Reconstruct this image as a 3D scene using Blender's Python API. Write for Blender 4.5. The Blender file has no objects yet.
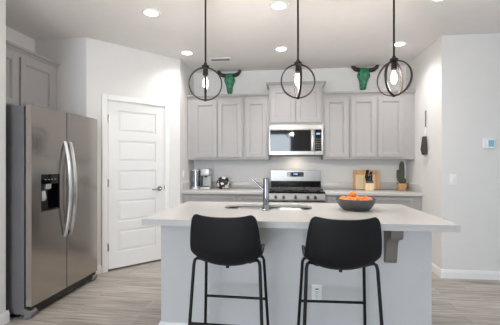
import bpy, bmesh, math, random
from mathutils import Vector, Matrix
random.seed(7)
scn = bpy.context.scene
COL = scn.collection
PI = math.pi

# ------------------------------------------------------------------ camera, world, lights, exposure
cam_d = bpy.data.cameras.new('camera')
cam = bpy.data.objects.new('camera', cam_d); COL.objects.link(cam)
cam.location = (0, 0, 1.28)
cam.rotation_euler = (PI/2, 0, math.radians(6.67))
cam_d.sensor_width = 36.0
cam_d.lens = 36.0*325.0/500.0
cam_d.shift_y = 0.0042
cam_d.clip_start = 0.05
scn.camera = cam

scn.view_settings.view_transform = 'Standard'
scn.view_settings.look = 'None'
scn.view_settings.gamma = 1.0
scn.view_settings.use_curve_mapping = False
EXPOSURE = 0.07
scn.view_settings.exposure = EXPOSURE

world = bpy.data.worlds.new('world'); scn.world = world
world.use_nodes = True
_n = world.node_tree.nodes; _l = world.node_tree.links
_bg = _n['Background']
_sky = _n.new('ShaderNodeTexSky'); _sky.sky_type = 'HOSEK_WILKIE'
_sky.sun_direction = Vector((0.3, 0.5, 0.75)).normalized(); _sky.turbidity = 3.0
_l.new(_sky.outputs[0], _bg.inputs[0])
_bg.inputs[1].default_value = 1.0

WARM = (1.0, 0.985, 0.965)
COOL = (0.885, 0.945, 1.0)
BLUE = (0.60, 0.80, 1.0)
def area(name, loc, target, sx, sy, power, col, spread=None):
    d = bpy.data.lights.new(name, 'AREA'); d.shape = 'RECTANGLE'; d.size = sx; d.size_y = sy
    d.energy = power; d.color = col
    if spread: d.spread = spread
    o = bpy.data.objects.new(name, d); COL.objects.link(o); o.location = loc
    o.rotation_euler = (Vector(target)-Vector(loc)).to_track_quat('-Z', 'Y').to_euler()
    return o
# daylight entering by the glazed door behind the camera and the window of the right-hand wall
P_REAR, P_SIDE = 238.0, 33.0
area('daylight_rear', (-0.95, -4.72, 1.35), (-0.6, 0, 1.2), 2.3, 2.5, P_REAR, COOL)
area('daylight_side', (4.72, 0.2, 1.45), (0, 0.6, 1.2), 2.6, 1.5, P_SIDE, BLUE)
P_CAN = 3.0
P_CAN_BACK = 11.0
P_LIVING = 1.0
P_BULB = 5.0

# ------------------------------------------------------------------ materials
def lin(c):
    return tuple((v/255/12.92) if v/255 <= 0.04045 else ((v/255+0.055)/1.055)**2.4 for v in c)
MATS = {}
def mat(name, rgb, rough=0.5, metal=0.0, var=0.04, scale=8.0, bump=0.0, bscale=120.0, stretch=(1, 1, 1), coat=0.0, spec=0.5, rvar=0.0):
    if name in MATS: return MATS[name]
    m = bpy.data.materials.new(name); m.use_nodes = True
    nt = m.node_tree; b = nt.nodes['Principled BSDF']
    c = lin(rgb)
    tc = nt.nodes.new('ShaderNodeTexCoord'); mp = nt.nodes.new('ShaderNodeMapping')
    mp.inputs['Scale'].default_value = stretch
    nt.links.new(tc.outputs['Object'], mp.inputs[0])
    nz = nt.nodes.new('ShaderNodeTexNoise'); nz.inputs['Scale'].default_value = scale; nz.inputs['Detail'].default_value = 4
    nt.links.new(mp.outputs[0], nz.inputs['Vector'])
    r = nt.nodes.new('ShaderNodeValToRGB')
    r.color_ramp.elements[0].position = 0.3; r.color_ramp.elements[1].position = 0.7
    r.color_ramp.elements[0].color = (*[v*(1-var) for v in c], 1)
    r.color_ramp.elements[1].color = (*[min(1, v*(1+var)) for v in c], 1)
    nt.links.new(nz.outputs[0], r.inputs[0]); nt.links.new(r.outputs[0], b.inputs['Base Color'])
    b.inputs['Roughness'].default_value = rough; b.inputs['Metallic'].default_value = metal
    b.inputs['Specular IOR Level'].default_value = spec
    b.inputs['Coat Weight'].default_value = coat
    if rvar:
        mr = nt.nodes.new('ShaderNodeMapRange'); mr.inputs[3].default_value = rough-rvar; mr.inputs[4].default_value = rough+rvar
        nt.links.new(nz.outputs[0], mr.inputs[0]); nt.links.new(mr.outputs[0], b.inputs['Roughness'])
    if bump:
        n2 = nt.nodes.new('ShaderNodeTexNoise'); n2.inputs['Scale'].default_value = bscale
        nt.links.new(mp.outputs[0], n2.inputs['Vector'])
        bp = nt.nodes.new('ShaderNodeBump'); bp.inputs['Strength'].default_value = bump; bp.inputs['Distance'].default_value = 0.003
        nt.links.new(n2.outputs[0], bp.inputs['Height']); nt.links.new(bp.outputs[0], b.inputs['Normal'])
    MATS[name] = m
    return m
def emit(name, rgb, strength):
    m = bpy.data.materials.new(name); m.use_nodes = True
    b = m.node_tree.nodes['Principled BSDF']
    b.inputs['Base Color'].default_value = (*rgb, 1)
    b.inputs['Emission Color'].default_value = (*rgb, 1); b.inputs['Emission Strength'].default_value = strength
    return m
def thin_glass(name, tint=(1, 1, 1), gloss=0.10, rough=0.02):
    m = bpy.data.materials.new(name); m.use_nodes = True
    nt = m.node_tree; nt.nodes.remove(nt.nodes['Principled BSDF'])
    out = nt.nodes['Material Output']
    t = nt.nodes.new('ShaderNodeBsdfTransparent'); t.inputs[0].default_value = (*tint, 1)
    g = nt.nodes.new('ShaderNodeBsdfGlossy'); g.inputs['Roughness'].default_value = rough
    lw = nt.nodes.new('ShaderNodeLayerWeight'); lw.inputs[0].default_value = 0.25
    mt = nt.nodes.new('ShaderNodeMath'); mt.operation = 'MULTIPLY_ADD'; mt.inputs[1].default_value = 0.5; mt.inputs[2].default_value = gloss
    nt.links.new(lw.outputs['Facing'], mt.inputs[0])
    mx = nt.nodes.new('ShaderNodeMixShader')
    nt.links.new(mt.outputs[0], mx.inputs[0]); nt.links.new(t.outputs[0], mx.inputs[1]); nt.links.new(g.outputs[0], mx.inputs[2])
    nt.links.new(mx.outputs[0], out.inputs[0])
    return m

M_WALL = mat('wall_paint', (226, 224, 222), 0.85, var=0.01, bump=0.12, bscale=90)
M_CEIL = mat('ceiling_paint', (234, 230, 228), 0.9, var=0.012, bump=0.12, bscale=70)
M_TRIM = mat('trim_paint', (238, 237, 235), 0.45, var=0.008)
M_DOOR = mat('door_paint', (228, 227, 226), 0.42, var=0.008)
M_CAB = mat('cabinet_paint', (168, 165, 164), 0.45, var=0.015)
M_ISL = mat('island_paint', (203, 202, 202), 0.8, var=0.012, bump=0.18, bscale=90)
M_QTZ = mat('quartz', (200, 197, 194), 0.22, var=0.018, scale=60, spec=0.5)
M_STEEL = mat('stainless_steel', (172, 167, 162), 0.30, 1.0, var=0.04, scale=6, stretch=(1, 1, 40), rvar=0.04)
M_STEELH = mat('stainless_steel_horizontal', (146, 143, 140), 0.30, 1.0, var=0.04, scale=6, stretch=(1, 40, 40), rvar=0.04)
M_FRIDGE = mat('refrigerator_steel', (182, 176, 170), 0.20, 1.0, var=0.03, scale=5, stretch=(40, 40, 0.6), rvar=0.03)
M_SINK = mat('sink_steel', (150, 148, 146), 0.28, 1.0, var=0.03)
M_HANDLE = mat('handle_steel', (205, 203, 202), 0.32, 1.0, var=0.02)
M_CHROME = mat('chrome', (150, 152, 157), 0.10, 1.0, var=0.01)
M_NICKEL = mat('satin_nickel', (175, 170, 165), 0.25, 1.0, var=0.02)
M_FCASE = mat('refrigerator_case_grey', (112, 110, 111), 0.5, var=0.02)
M_FBASE = mat('refrigerator_foot_grey', (120, 118, 117), 0.5, var=0.02)
M_BLACKP = mat('black_plastic', (24, 24, 25), 0.35, var=0.05)
M_BLACKG = mat('black_glass', (10, 10, 12), 0.04, var=0.05, spec=0.6)
M_IRON = mat('cast_iron', (74, 73, 72), 0.55, var=0.08, scale=40)
M_ENAMEL = mat('black_enamel', (12, 12, 13), 0.15, var=0.05, spec=0.3)
M_SEAT = mat('black_leatherette', (20, 20, 23), 0.55, var=0.06, spec=0.3, scale=30, bump=0.15, bscale=260)
M_LEG = mat('black_powder_coat', (14, 14, 15), 0.45, var=0.05, spec=0.3)
M_PEND = mat('dark_bronze', (46, 42, 40), 0.42, 0.6, var=0.12, scale=20)
M_GREEN = mat('teal_green_patina', (64, 136, 102), 0.55, var=0.55, scale=28, bump=0.4, bscale=60)
M_HORN = mat('dark_horn', (46, 36, 32), 0.35, var=0.25, scale=18)
M_DARK = mat('dark_recess', (18, 34, 28), 0.8, var=0.1)
M_BOWL = mat('dark_grey_stoneware', (84, 82, 82), 0.42, var=0.12, scale=14)
M_BOWLIN = M_BOWL
M_ORANGE = mat('orange_peel', (243, 134, 52), 0.42, var=0.12, scale=12, bump=0.2, bscale=160)
M_STEM = mat('orange_stem', (96, 104, 48), 0.7)
M_WHITEP = mat('white_plastic', (240, 239, 236), 0.35, var=0.006)
M_GREYP = mat('grey_plastic', (150, 150, 150), 0.4, var=0.02)
M_SLOT = mat('slot_dark', (60, 58, 58), 0.6)
M_CORB = mat('taupe_wood_paint', (124, 116, 110), 0.5, var=0.04)
M_BOARD1 = mat('warm_board_wood', (216, 170, 120), 0.5, var=0.16, scale=5, stretch=(14, 1, 1.2))
M_BOARD2 = mat('pale_board_wood', (234, 208, 170), 0.5, var=0.12, scale=5, stretch=(14, 1, 1.2))
M_BLOCK = mat('beech_block', (230, 206, 166), 0.5, var=0.08, scale=6, stretch=(10, 1, 1))
M_CACT = mat('cactus_skin', (66, 76, 60), 0.6, var=0.18, scale=25)
M_SPINE = mat('cactus_spine', (190, 182, 150), 0.6)
M_POT = mat('terracotta_pot', (190, 148, 106), 0.75, var=0.15, scale=40, bump=0.3, bscale=60)
M_SOIL = mat('soil', (70, 56, 44), 0.95, var=0.2, scale=60)
M_TASSEL = mat('dark_yarn', (70, 62, 62), 0.9, var=0.25, scale=60)
M_STRAP = mat('grey_strap', (120, 118, 118), 0.6)
M_SILVER = mat('silver_finish', (205, 205, 205), 0.35, 0.55)
M_JAR = thin_glass('jar_glass', (0.9, 0.93, 0.95), 0.16)
M_BULBGLASS = thin_glass('bulb_glass', (1, 0.98, 0.95), 0.05)
M_PANE = thin_glass('window_glass', (0.96, 0.98, 1), 0.04)
M_FIL = emit('filament_glow', (1.0, 0.90, 0.76), 5.0)
M_CANGLOW = emit('downlight_glow', (1.0, 0.95, 0.88), 9.0)
M_LED = emit('clock_digits', (0.35, 0.6, 1.0), 2.0)
M_SCREEN = emit('thermostat_screen', (0.16, 0.36, 0.52), 0.30)

def floor_mat():
    m = bpy.data.materials.new('wood_look_planks'); m.use_nodes = True
    nt = m.node_tree; b = nt.nodes['Principled BSDF']; L = nt.links.new
    tc = nt.nodes.new('ShaderNodeTexCoord')
    br = nt.nodes.new('ShaderNodeTexBrick'); br.inputs['Scale'].default_value = 1.0
    br.inputs['Brick Width'].default_value = 0.92; br.inputs['Row Height'].default_value = 0.155
    br.inputs['Mortar Size'].default_value = 0.0022; br.inputs['Mortar Smooth'].default_value = 0.1
    br.offset = 0.37; br.offset_frequency = 2
    br.inputs['Color1'].default_value = (0, 0, 0, 1); br.inputs['Color2'].default_value = (1, 1, 1, 1); br.inputs['Mortar'].default_value = (0.5, 0.5, 0.5, 1)
    L(tc.outputs['Object'], br.inputs['Vector'])
    mp = nt.nodes.new('ShaderNodeMapping'); mp.inputs['Scale'].default_value = (1.6, 22, 1)
    add = nt.nodes.new('ShaderNodeVectorMath'); add.operation = 'MULTIPLY_ADD'
    add.inputs[1].default_value = (7, 3, 0)
    L(br.outputs['Color'], add.inputs[0]); L(tc.outputs['Object'], add.inputs[2]); L(add.outputs[0], mp.inputs[0])
    n1 = nt.nodes.new('ShaderNodeTexNoise'); n1.inputs['Scale'].default_value = 1.5; n1.inputs['Detail'].default_value = 6; n1.inputs['Roughness'].default_value = 0.6
    n1.inputs['Distortion'].default_value = 0.6
    L(mp.outputs[0], n1.inputs['Vector'])
    r = nt.nodes.new('ShaderNodeValToRGB')
    e = r.color_ramp.elements
    e[0].position = 0.28; e[0].color = (*lin((140, 132, 124)), 1)
    e[1].position = 0.72; e[1].color = (*lin((210, 202, 193)), 1)
    L(n1.outputs[0], r.inputs[0])
    hs = nt.nodes.new('ShaderNodeMix'); hs.data_type = 'RGBA'; hs.blend_type = 'MULTIPLY'
    tone = nt.nodes.new('ShaderNodeValToRGB')
    tone.color_ramp.elements[0].color = (0.78, 0.775, 0.77, 1); tone.color_ramp.elements[1].color = (1.06, 1.06, 1.06, 1)
    L(br.outputs['Color'], tone.inputs[0])
    hs.inputs[0].default_value = 1.0
    L(r.outputs[0], hs.inputs[6]); L(tone.outputs[0], hs.inputs[7])
    mx = nt.nodes.new('ShaderNodeMix'); mx.data_type = 'RGBA'
    L(br.outputs['Fac'], mx.inputs[0]); L(hs.outputs[2], mx.inputs[6]); mx.inputs[7].default_value = (*lin((205, 199, 191)), 1)
    L(mx.outputs[2], b.inputs['Base Color'])
    b.inputs['Roughness'].default_value = 0.42
    bp = nt.nodes.new('ShaderNodeBump'); bp.inputs['Strength'].default_value = 0.15; bp.inputs['Distance'].default_value = 0.002
    L(n1.outputs[0], bp.inputs['Height']); L(bp.outputs[0], b.inputs['Normal'])
    return m
M_FLOOR = floor_mat()

def patch_mat():
    m = bpy.data.materials.new('black_and_white_glaze'); m.use_nodes = True
    nt = m.node_tree; b = nt.nodes['Principled BSDF']; L = nt.links.new
    tc = nt.nodes.new('ShaderNodeTexCoord'); n = nt.nodes.new('ShaderNodeTexNoise'); n.inputs['Scale'].default_value = 19.0; n.inputs['Detail'].default_value = 1.5
    L(tc.outputs['Object'], n.inputs['Vector'])
    r = nt.nodes.new('ShaderNodeValToRGB'); r.color_ramp.elements[0].position = 0.53; r.color_ramp.elements[1].position = 0.60
    r.color_ramp.elements[0].color = (*lin((34, 32, 32)), 1); r.color_ramp.elements[1].color = (*lin((226, 222, 220)), 1)
    L(n.outputs[0], r.inputs[0]); L(r.outputs[0], b.inputs['Base Color'])
    b.inputs['Roughness'].default_value = 0.15
    return m
M_PATCH = patch_mat()

# ------------------------------------------------------------------ mesh helpers
class MB:
    def __init__(s): s.bm = bmesh.new()
    def _merge(s, t, mtx=None):
        if mtx is not None: bmesh.ops.transform(t, matrix=mtx, verts=t.verts)
        me = bpy.data.meshes.new('t'); t.to_mesh(me); t.free(); s.bm.from_mesh(me); bpy.data.meshes.remove(me)
        return s
    def box(s, x0, x1, y0, y1, z0, z1, bev=0.0, seg=2, mtx=None):
        t = bmesh.new(); bmesh.ops.create_cube(t, size=1.0)
        for v in t.verts:
            v.co = Vector(((x0+x1)/2+v.co.x*(x1-x0), (y0+y1)/2+v.co.y*(y1-y0), (z0+z1)/2+v.co.z*(z1-z0)))
        if bev: bmesh.ops.bevel(t, geom=t.edges[:], offset=bev, segments=seg, profile=0.5, affect='EDGES')
        return s._merge(t, mtx)
    def cyl(s, p0, p1, r0, r1=None, n=20, mtx=None):
        return s.tube([p0, p1], [r0, r0 if r1 is None else r1], n, mtx=mtx)
    def tube(s, pts, r, n=10, closed=False, mtx=None):
        pts = [Vector(p) for p in pts]
        k = len(pts)
        if not isinstance(r, (list, tuple)): r = [r]*k
        t = bmesh.new(); rings = []
        up = None
        for i, p in enumerate(pts):
            a = pts[(i-1) % k] if (closed or i > 0) else p
            b = pts[(i+1) % k] if (closed or i < k-1) else p
            d = (b-a).normalized()
            if up is None:
                up = Vector((0, 0, 1)) if abs(d.z) < 0.9 else Vector((1, 0, 0))
            u = (up-d*up.dot(d)).normalized(); w = d.cross(u); up = u
            rings.append([t.verts.new(p+(u*math.cos(2*PI*j/n)+w*math.sin(2*PI*j/n))*r[i]) for j in range(n)])
        for i in range(k if closed else k-1):
            A, B = rings[i], rings[(i+1) % k]
            for j in range(n): t.faces.new((A[j], A[(j+1) % n], B[(j+1) % n], B[j]))
        if not closed:
            t.faces.new(rings[0][::-1]); t.faces.new(rings[-1])
        bmesh.ops.recalc_face_normals(t, faces=t.faces)
        return s._merge(t, mtx)
    def lathe(s, prof, n=28, c=(0, 0, 0), mtx=None):
        t = bmesh.new(); rings = []
        for r, z in prof:
            if r < 1e-5: rings.append([t.verts.new((c[0], c[1], c[2]+z))])
            else: rings.append([t.verts.new((c[0]+r*math.cos(2*PI*j/n), c[1]+r*math.sin(2*PI*j/n), c[2]+z)) for j in range(n)])
        for A, B in zip(rings, rings[1:]):
            for j in range(n):
                q = [A[j % len(A)], A[(j+1) % len(A)], B[(j+1) % len(B)], B[j % len(B)]]
                f = []
                for v in q:
                    if v not in f: f.append(v)
                if len(f) > 2: t.faces.new(f)
        bmesh.ops.recalc_face_normals(t, faces=t.faces)
        return s._merge(t, mtx)
    def prism(s, poly, axis, a, b, bev=0.0, mtx=None):
        """poly in the two remaining axes (in x,y,z order), extruded along axis from a to b"""
        t = bmesh.new()
        def P(p, h):
            if axis == 'x': return (h, p[0], p[1])
            if axis == 'y': return (p[0], h, p[1])
            return (p[0], p[1], h)
        A = [t.verts.new(P(p, a)) for p in poly]; B = [t.verts.new(P(p, b)) for p in poly]
        t.faces.new(A); t.faces.new(B[::-1]); k = len(poly)
        for i in range(k): t.faces.new((A[i], B[i], B[(i+1) % k], A[(i+1) % k]))
        bmesh.ops.recalc_face_normals(t, faces=t.faces)
        if bev: bmesh.ops.bevel(t, geom=t.edges[:], offset=bev, segments=2, profile=0.5, affect='EDGES')
        return s._merge(t, mtx)
    def loft(s, loops, cap0=True, cap1=True, mtx=None):
        t = bmesh.new(); R = [[t.verts.new(p) for p in lp] for lp in loops]; n = len(R[0])
        for A, B in zip(R, R[1:]):
            for j in range(n): t.faces.new((A[j], A[(j+1) % n], B[(j+1) % n], B[j]))
        if cap0: t.faces.new(R[0][::-1])
        if cap1: t.faces.new(R[-1])
        bmesh.ops.recalc_face_normals(t, faces=t.faces)
        return s._merge(t, mtx)
    def sphere(s, c, r, sc=(1, 1, 1), n=16, mtx=None):
        t = bmesh.new(); bmesh.ops.create_uvsphere(t, u_segments=n, v_segments=max(6, n//2+2), radius=r)
        for v in t.verts: v.co = Vector((v.co.x*sc[0]+c[0], v.co.y*sc[1]+c[1], v.co.z*sc[2]+c[2]))
        return s._merge(t, mtx)
    def xform(s, m): bmesh.ops.transform(s.bm, matrix=m, verts=s.bm.verts); return s

WLOC = {}
def thing(name, label, cat, loc=(0, 0, 0), rz=0.0, group=None, kind=None):
    o = bpy.data.objects.new(name, None); COL.objects.link(o)
    o.empty_display_size = 0.05
    o.location = loc; o.rotation_euler = (0, 0, rz)
    o['label'] = label; o['category'] = cat
    if group: o['group'] = group
    if kind: o['kind'] = kind
    return o
def mesh(name, mb, m, parent=None, smooth=True, local=False, loc=None):
    """links one mesh object; verts are in world space unless local"""
    root = parent
    while root is not None and root.parent is not None: root = root.parent
    if root is not None and not local:
        bmesh.ops.transform(mb.bm, matrix=Matrix.Translation(-Vector(root.location)), verts=mb.bm.verts)
    if loc is not None:
        bmesh.ops.transform(mb.bm, matrix=Matrix.Translation(-Vector(loc)), verts=mb.bm.verts)
    me = bpy.data.meshes.new(name); mb.bm.to_mesh(me); mb.bm.free()
    if smooth:
        me.polygons.foreach_set('use_smooth', [True]*len(me.polygons)); me.set_sharp_from_angle(angle=math.radians(38))
    me.materials.append(m)
    o = bpy.data.objects.new(name, me); COL.objects.link(o)
    if parent is not None: o.parent = parent
    if loc is not None: o.location = loc
    return o
def tag(o, label=None, cat=None, group=None, kind=None):
    if label: o['label'] = label
    if cat: o['category'] = cat
    if group: o['group'] = group
    if kind: o['kind'] = kind
    return o
def struct(name, mb, m, label=None, parent=None, cat=None):
    o = mesh(name, mb, m, parent, smooth=False)
    if parent is None: o['kind'] = 'structure'
    if label: o['label'] = label
    if cat: o['category'] = cat
    return o
def copy_tree(o, parent=None):
    c = o.copy(); COL.objects.link(c)
    if parent is not None: c.parent = parent; c.matrix_parent_inverse = o.matrix_parent_inverse.copy()
    for ch in list(o.children): copy_tree(ch, c)
    return c

# ------------------------------------------------------------------ room shell
W = 5.03            # back wall face
RX = 1.727          # right kitchen wall face
RY = 3.905          # wall facing the room, right of the kitchen
H = 2.74
LX = -2.268          # left wall face
REAR = -4.5
SX = 4.5            # far right wall of the room
A = Vector((-2.30, 3.49)); B = Vector((-1.487, 4.363))   # the diagonal pantry wall

struct('floor', MB().box(-3.3, 4.7, -4.7, 5.3, -0.1, 0), M_FLOOR, 'grey-beige wood-look plank floor', cat='floor')
struct('ceiling', MB().box(-3.3, 4.7, -4.7, 5.3, H, H+0.1), M_CEIL, 'plain flat pale ceiling above the kitchen', cat='ceiling')
struct('wall_back', MB().box(-1.487, RX, W, W+0.15, 0, H), M_WALL, 'white back wall behind the range and cabinets', cat='wall')
struct('wall_right', MB().box(RX, SX+0.15, RY, W+0.15, 0, H), M_WALL, 'white wall block closing the kitchen on the right', cat='wall')
struct('wall_left', MB().box(-3.25, LX, REAR, 2.39, 0, H, bev=0.012), M_WALL, 'white wall in front of the refrigerator recess', cat='wall')
struct('wall_alcove_side', MB().box(-3.25, -2.944, 2.39, 3.49, 0, H), M_WALL, 'white wall behind the refrigerator', cat='wall')
struct('wall_alcove_end', MB().box(-3.25, A.x, 3.49, 3.60, 0, H), M_WALL, 'white wall at the far end of the refrigerator recess', cat='wall')
struct('wall_pantry_side', MB().box(-1.587, -1.487, B.y, W+0.15, 0, H), M_WALL, 'short white wall between pantry door and back counter', cat='wall')
# diagonal wall with the door opening (local u along the wall, v into the wall)
dv = (B-A); DL = dv.length; du = dv.normalized(); ang = math.atan2(du.y, du.x)
DM = Matrix.Translation((A.x, A.y, 0)) @ Matrix.Rotation(ang, 4, 'Z')
def dpix(px):   # distance along the diagonal wall seen under a pixel column
    r = (px-250)/325; c, s_ = math.cos(math.radians(6.67)), math.sin(math.radians(6.67))
    d = Vector((r*c-s_, r*s_+c)); # A + u*du = t*d
    det = du.x*(-d.y)+d.x*du.y
    return ((-A.x)*(-d.y)+d.x*(-A.y))/det
D0, D1 = 0.236, 0.955     # door leaf from / to
DH = 2.045
struct('wall_pantry', MB().box(0, D0-0.012, 0, 0.11, 0, H, mtx=DM).box(D1+0.012, DL, 0, 0.11, 0, H, mtx=DM).box(D0-0.012, D1+0.012, 0, 0.11, DH+0.012, H, mtx=DM), M_WALL, 'white angled wall holding the pantry door', cat='wall')
struct('wall_pantry_inner', MB().box(-0.1, DL+0.3, 0.5, 0.55, 0, H, mtx=DM), M_WALL, 'wall inside the pantry', cat='wall')

# rear and far right walls with the windows that light the room
WX0, WX1, WZ1 = -2.1, 0.15, 2.6
struct('wall_rear', MB().box(-3.25, WX0, REAR-0.15, REAR, 0, H).box(WX1, SX+0.15, REAR-0.15, REAR, 0, H).box(WX0, WX1, REAR-0.15, REAR, WZ1, H), M_WALL, 'white wall behind the viewer', cat='wall')
SY0, SY1, SZ0, SZ1 = -1.1, 1.5, 0.7, 2.2
struct('wall_far_right', MB().box(SX, SX+0.15, REAR, SY0, 0, H).box(SX, SX+0.15, SY1, RY, 0, H).box(SX, SX+0.15, SY0, SY1, 0, SZ0).box(SX, SX+0.15, SY0, SY1, SZ1, H), M_WALL, 'white wall at the far right of the room', cat='wall')
def window(name, label, ax, lo, hi, z0, z1, at):
    o = MB(); fr = 0.05; mid = (lo+hi)/2
    def bx(mb, a0, a1, t0, t1, c0, c1):
        if ax == 'x': mb.box(a0, a1, at-t1, at-t0, c0, c1)
        else: mb.box(at+t0, at+t1, a0, a1, c0, c1)
    f = MB()
    bx(f, lo, lo+fr, 0.03, 0.10, z0, z1); bx(f, hi-fr, hi, 0.03, 0.10, z0, z1); bx(f, lo+fr, hi-fr, 0.03, 0.10, z0, z0+fr); bx(f, lo+fr, hi-fr, 0.03, 0.10, z1-fr, z1)
    bx(f, mid-fr/2, mid+fr/2, 0.03, 0.10, z0+fr, z1-fr)
    w = struct(name, f, M_TRIM, label, cat='window')
    p = MB(); bx(p, lo+fr, mid-fr/2, 0.06, 0.066, z0+fr, z1-fr); struct('pane', p, M_PANE, parent=w)
    p = MB(); bx(p, mid+fr/2, hi-fr, 0.06, 0.066, z0+fr, z1-fr); struct('pane', p, M_PANE, parent=w)
window('window_1', 'glazed patio door in the wall behind the viewer', 'x', WX0, WX1, 0.0, WZ1, REAR)
window('window_2', 'wide window in the far right wall', 'y', SY0, SY1, SZ0, SZ1, SX)

# baseboards: a stepped profile
def base_run(name, p0, p1, normal, label):
    """p0->p1 along the wall foot, normal points into the room"""
    n = Vector((*normal, 0)).normalized(); mb = MB()
    a, b = Vector((*p0, 0)), Vector((*p1, 0)); prof = [(0, 0), (0.014, 0), (0.014, 0.068), (0.010, 0.080), (0.006, 0.094), (0, 0.096)]
    mb.loft([[a+n*o_+Vector((0, 0, z)) for o_, z in prof], [b+n*o_+Vector((0, 0, z)) for o_, z in prof]])
    return struct(name, mb, M_TRIM, label, cat='baseboard')
e = 0.014
base_run('baseboard_left', (LX, REAR), (LX, 2.39+e), (1, 0), 'white baseboard at the foot of the left wall')
base_run('baseboard_left_return', (LX, 2.39), (-2.6, 2.39), (0, 1), 'white baseboard turning into the refrigerator recess')
base_run('baseboard_right', (RX, RY), (RX, 4.44), (-1, 0), 'white baseboard on the short wall beside the counter')
base_run('baseboard_front_right', (RX-e, RY), (SX, RY), (0, -1), 'white baseboard under the thermostat wall')
nrm = Vector((du.y, -du.x))
cw = 0.062
base_run('baseboard_pantry_left', A, A+du*(D0-0.012-cw), nrm, 'white baseboard left of the pantry door')
base_run('baseboard_pantry_right', A+du*(D1+0.012+cw), B, nrm, 'white baseboard right of the pantry door')
base_run('baseboard_pantry_side', B, (-1.487, 4.44), (1, 0), 'white baseboard on the short wall by the back counter')
base_run('baseboard_alcove', (-2.9, 3.49), A, (0, -1), 'white baseboard behind the refrigerator end')

# pantry door (structure): leaf with five moulded panels, casing, lever, hinges
leaf = MB()
dw = D1-D0; y0 = 0.0
leaf.box(D0+0.003, D1-0.003, 0.012, 0.04, 0.024, DH, mtx=DM)
st = 0.115; rails = [0.014, 0.215]; ph, gp = 0.262, 0.104
pz = [0.215+i*(ph+gp) for i in range(5)]
leaf.box(D0+0.003, D0+st, 0.0, 0.012, 0.024, DH, mtx=DM).box(D1-st, D1-0.003, 0.0, 0.012, 0.024, DH, mtx=DM)
zz = [0.024]+[v for z in pz for v in (z, z+ph)]+[DH]
for i in range(0, len(zz), 2): leaf.box(D0+st, D1-st, 0.0, 0.012, zz[i], zz[i+1], mtx=DM)
for z in pz:   # raised field with sloping edges
    a0, a1, b0, b1 = D0+st+0.014, D1-st-0.014, z+0.014, z+ph-0.014; s_ = 0.022
    leaf.loft([[(a0, 0.012, b0), (a1, 0.012, b0), (a1, 0.012, b1), (a0, 0.012, b1)],
               [(a0+s_, 0.004, b0+s_), (a1-s_, 0.004, b0+s_), (a1-s_, 0.004, b1-s_), (a0+s_, 0.004, b1-s_)]], mtx=DM)
door = struct('door_1', leaf, M_DOOR, 'white five-panel pantry door in the angled wall', cat='door')
cas = MB()
c0, c1 = D0-0.010, D1+0.010
for x0, x1 in ((c0-cw, c0), (c1, c1+cw)):
    cas.box(x0, x1, -0.016, 0.0, 0, DH+0.010+cw, bev=0.004, mtx=DM)
cas.box(c0, c1, -0.016, 0.0, DH+0.010, DH+0.010+cw, bev=0.004, mtx=DM)
cas.box(D0-0.012, D0, 0.0, 0.11, 0, DH, mtx=DM).box(D1, D1+0.012, 0.0, 0.11, 0, DH, mtx=DM).box(D0, D1, 0.0, 0.11, DH+0.003, DH+0.012, mtx=DM)
struct('door_casing', cas, M_TRIM, parent=door)
hz_ = 0.965; hx = D1-0.065
hm = MB().cyl((hx, -0.001, hz_), (hx, -0.012, hz_), 0.032, mtx=DM).cyl((hx, -0.012, hz_), (hx, -0.05, hz_), 0.011, mtx=DM)
hm.tube([(hx, -0.05, hz_), (hx-0.03, -0.052, hz_), (hx-0.075, -0.05, hz_-0.004), (hx-0.12, -0.042, hz_-0.008)], [0.011, 0.0105, 0.009, 0.007], 12, mtx=DM)
o = mesh('door_handle', hm, M_NICKEL, door); o['label'] = 'satin metal lever handle'
o = mesh('strike_plate', MB().box(D1+0.001, D1+0.010, -0.004, 0.0, hz_-0.02, hz_+0.035, mtx=DM), M_NICKEL, door)
for z in (0.29, 1.06, 1.83):
    o = mesh('hinge', MB().cyl((D0-0.002, -0.012, z-0.045), (D0-0.002, -0.012, z+0.045), 0.0075, n=10, mtx=DM).box(D0-0.008, D0+0.012, -0.004, 0.0, z-0.045, z+0.045, mtx=DM), M_NICKEL, door)

# ------------------------------------------------------------------ ceiling fixtures
cans = [(-1.307, 2.995, 'round ceiling downlight nearest the tall left wall, front row'), (-1.312, 4.125, 'round ceiling downlight of the back row, above the pantry door corner'),
        (-0.08, 2.995, 'round ceiling downlight in front of the middle pendant rod, front row'), (-0.085, 4.12, 'round ceiling downlight of the back row left of the middle pendant rod'),
        (1.335, 4.12, 'round ceiling downlight of the back row beside the right pendant rod'), (1.322, 2.995, 'round ceiling downlight cut by the top edge of the picture')]
proto_can = None
for i, (x, y, lb) in enumerate(cans):
    if proto_can is None:
        proto_can = thing('ceiling_downlight', lb, 'ceiling light', (x, y, H), group='recessed ceiling downlights')
        mesh('trim_ring', MB().lathe([(0.062, 0.0), (0.064, -0.004), (0.088, -0.006), (0.093, 0.0)], 36), M_TRIM, proto_can, local=True)
        mesh('lens', MB().lathe([(0.0, -0.004), (0.063, -0.003), (0.063, 0.0), (0, 0)], 36), M_CANGLOW, proto_can, local=True)
        o = proto_can
    else:
        o = copy_tree(proto_can); o.location = (x, y, H); o['label'] = lb
    d = bpy.data.lights.new('downlight_lamp', 'SPOT'); d.energy = (P_CAN_BACK if y > 3.5 else P_CAN)*4; d.color = WARM; d.spot_size = math.radians(140); d.spot_blend = 1.0; d.shadow_soft_size = 0.06
    lo = bpy.data.objects.new('downlight_lamp', d); COL.objects.link(lo); lo.location = (x, y, H-0.02)
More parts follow.
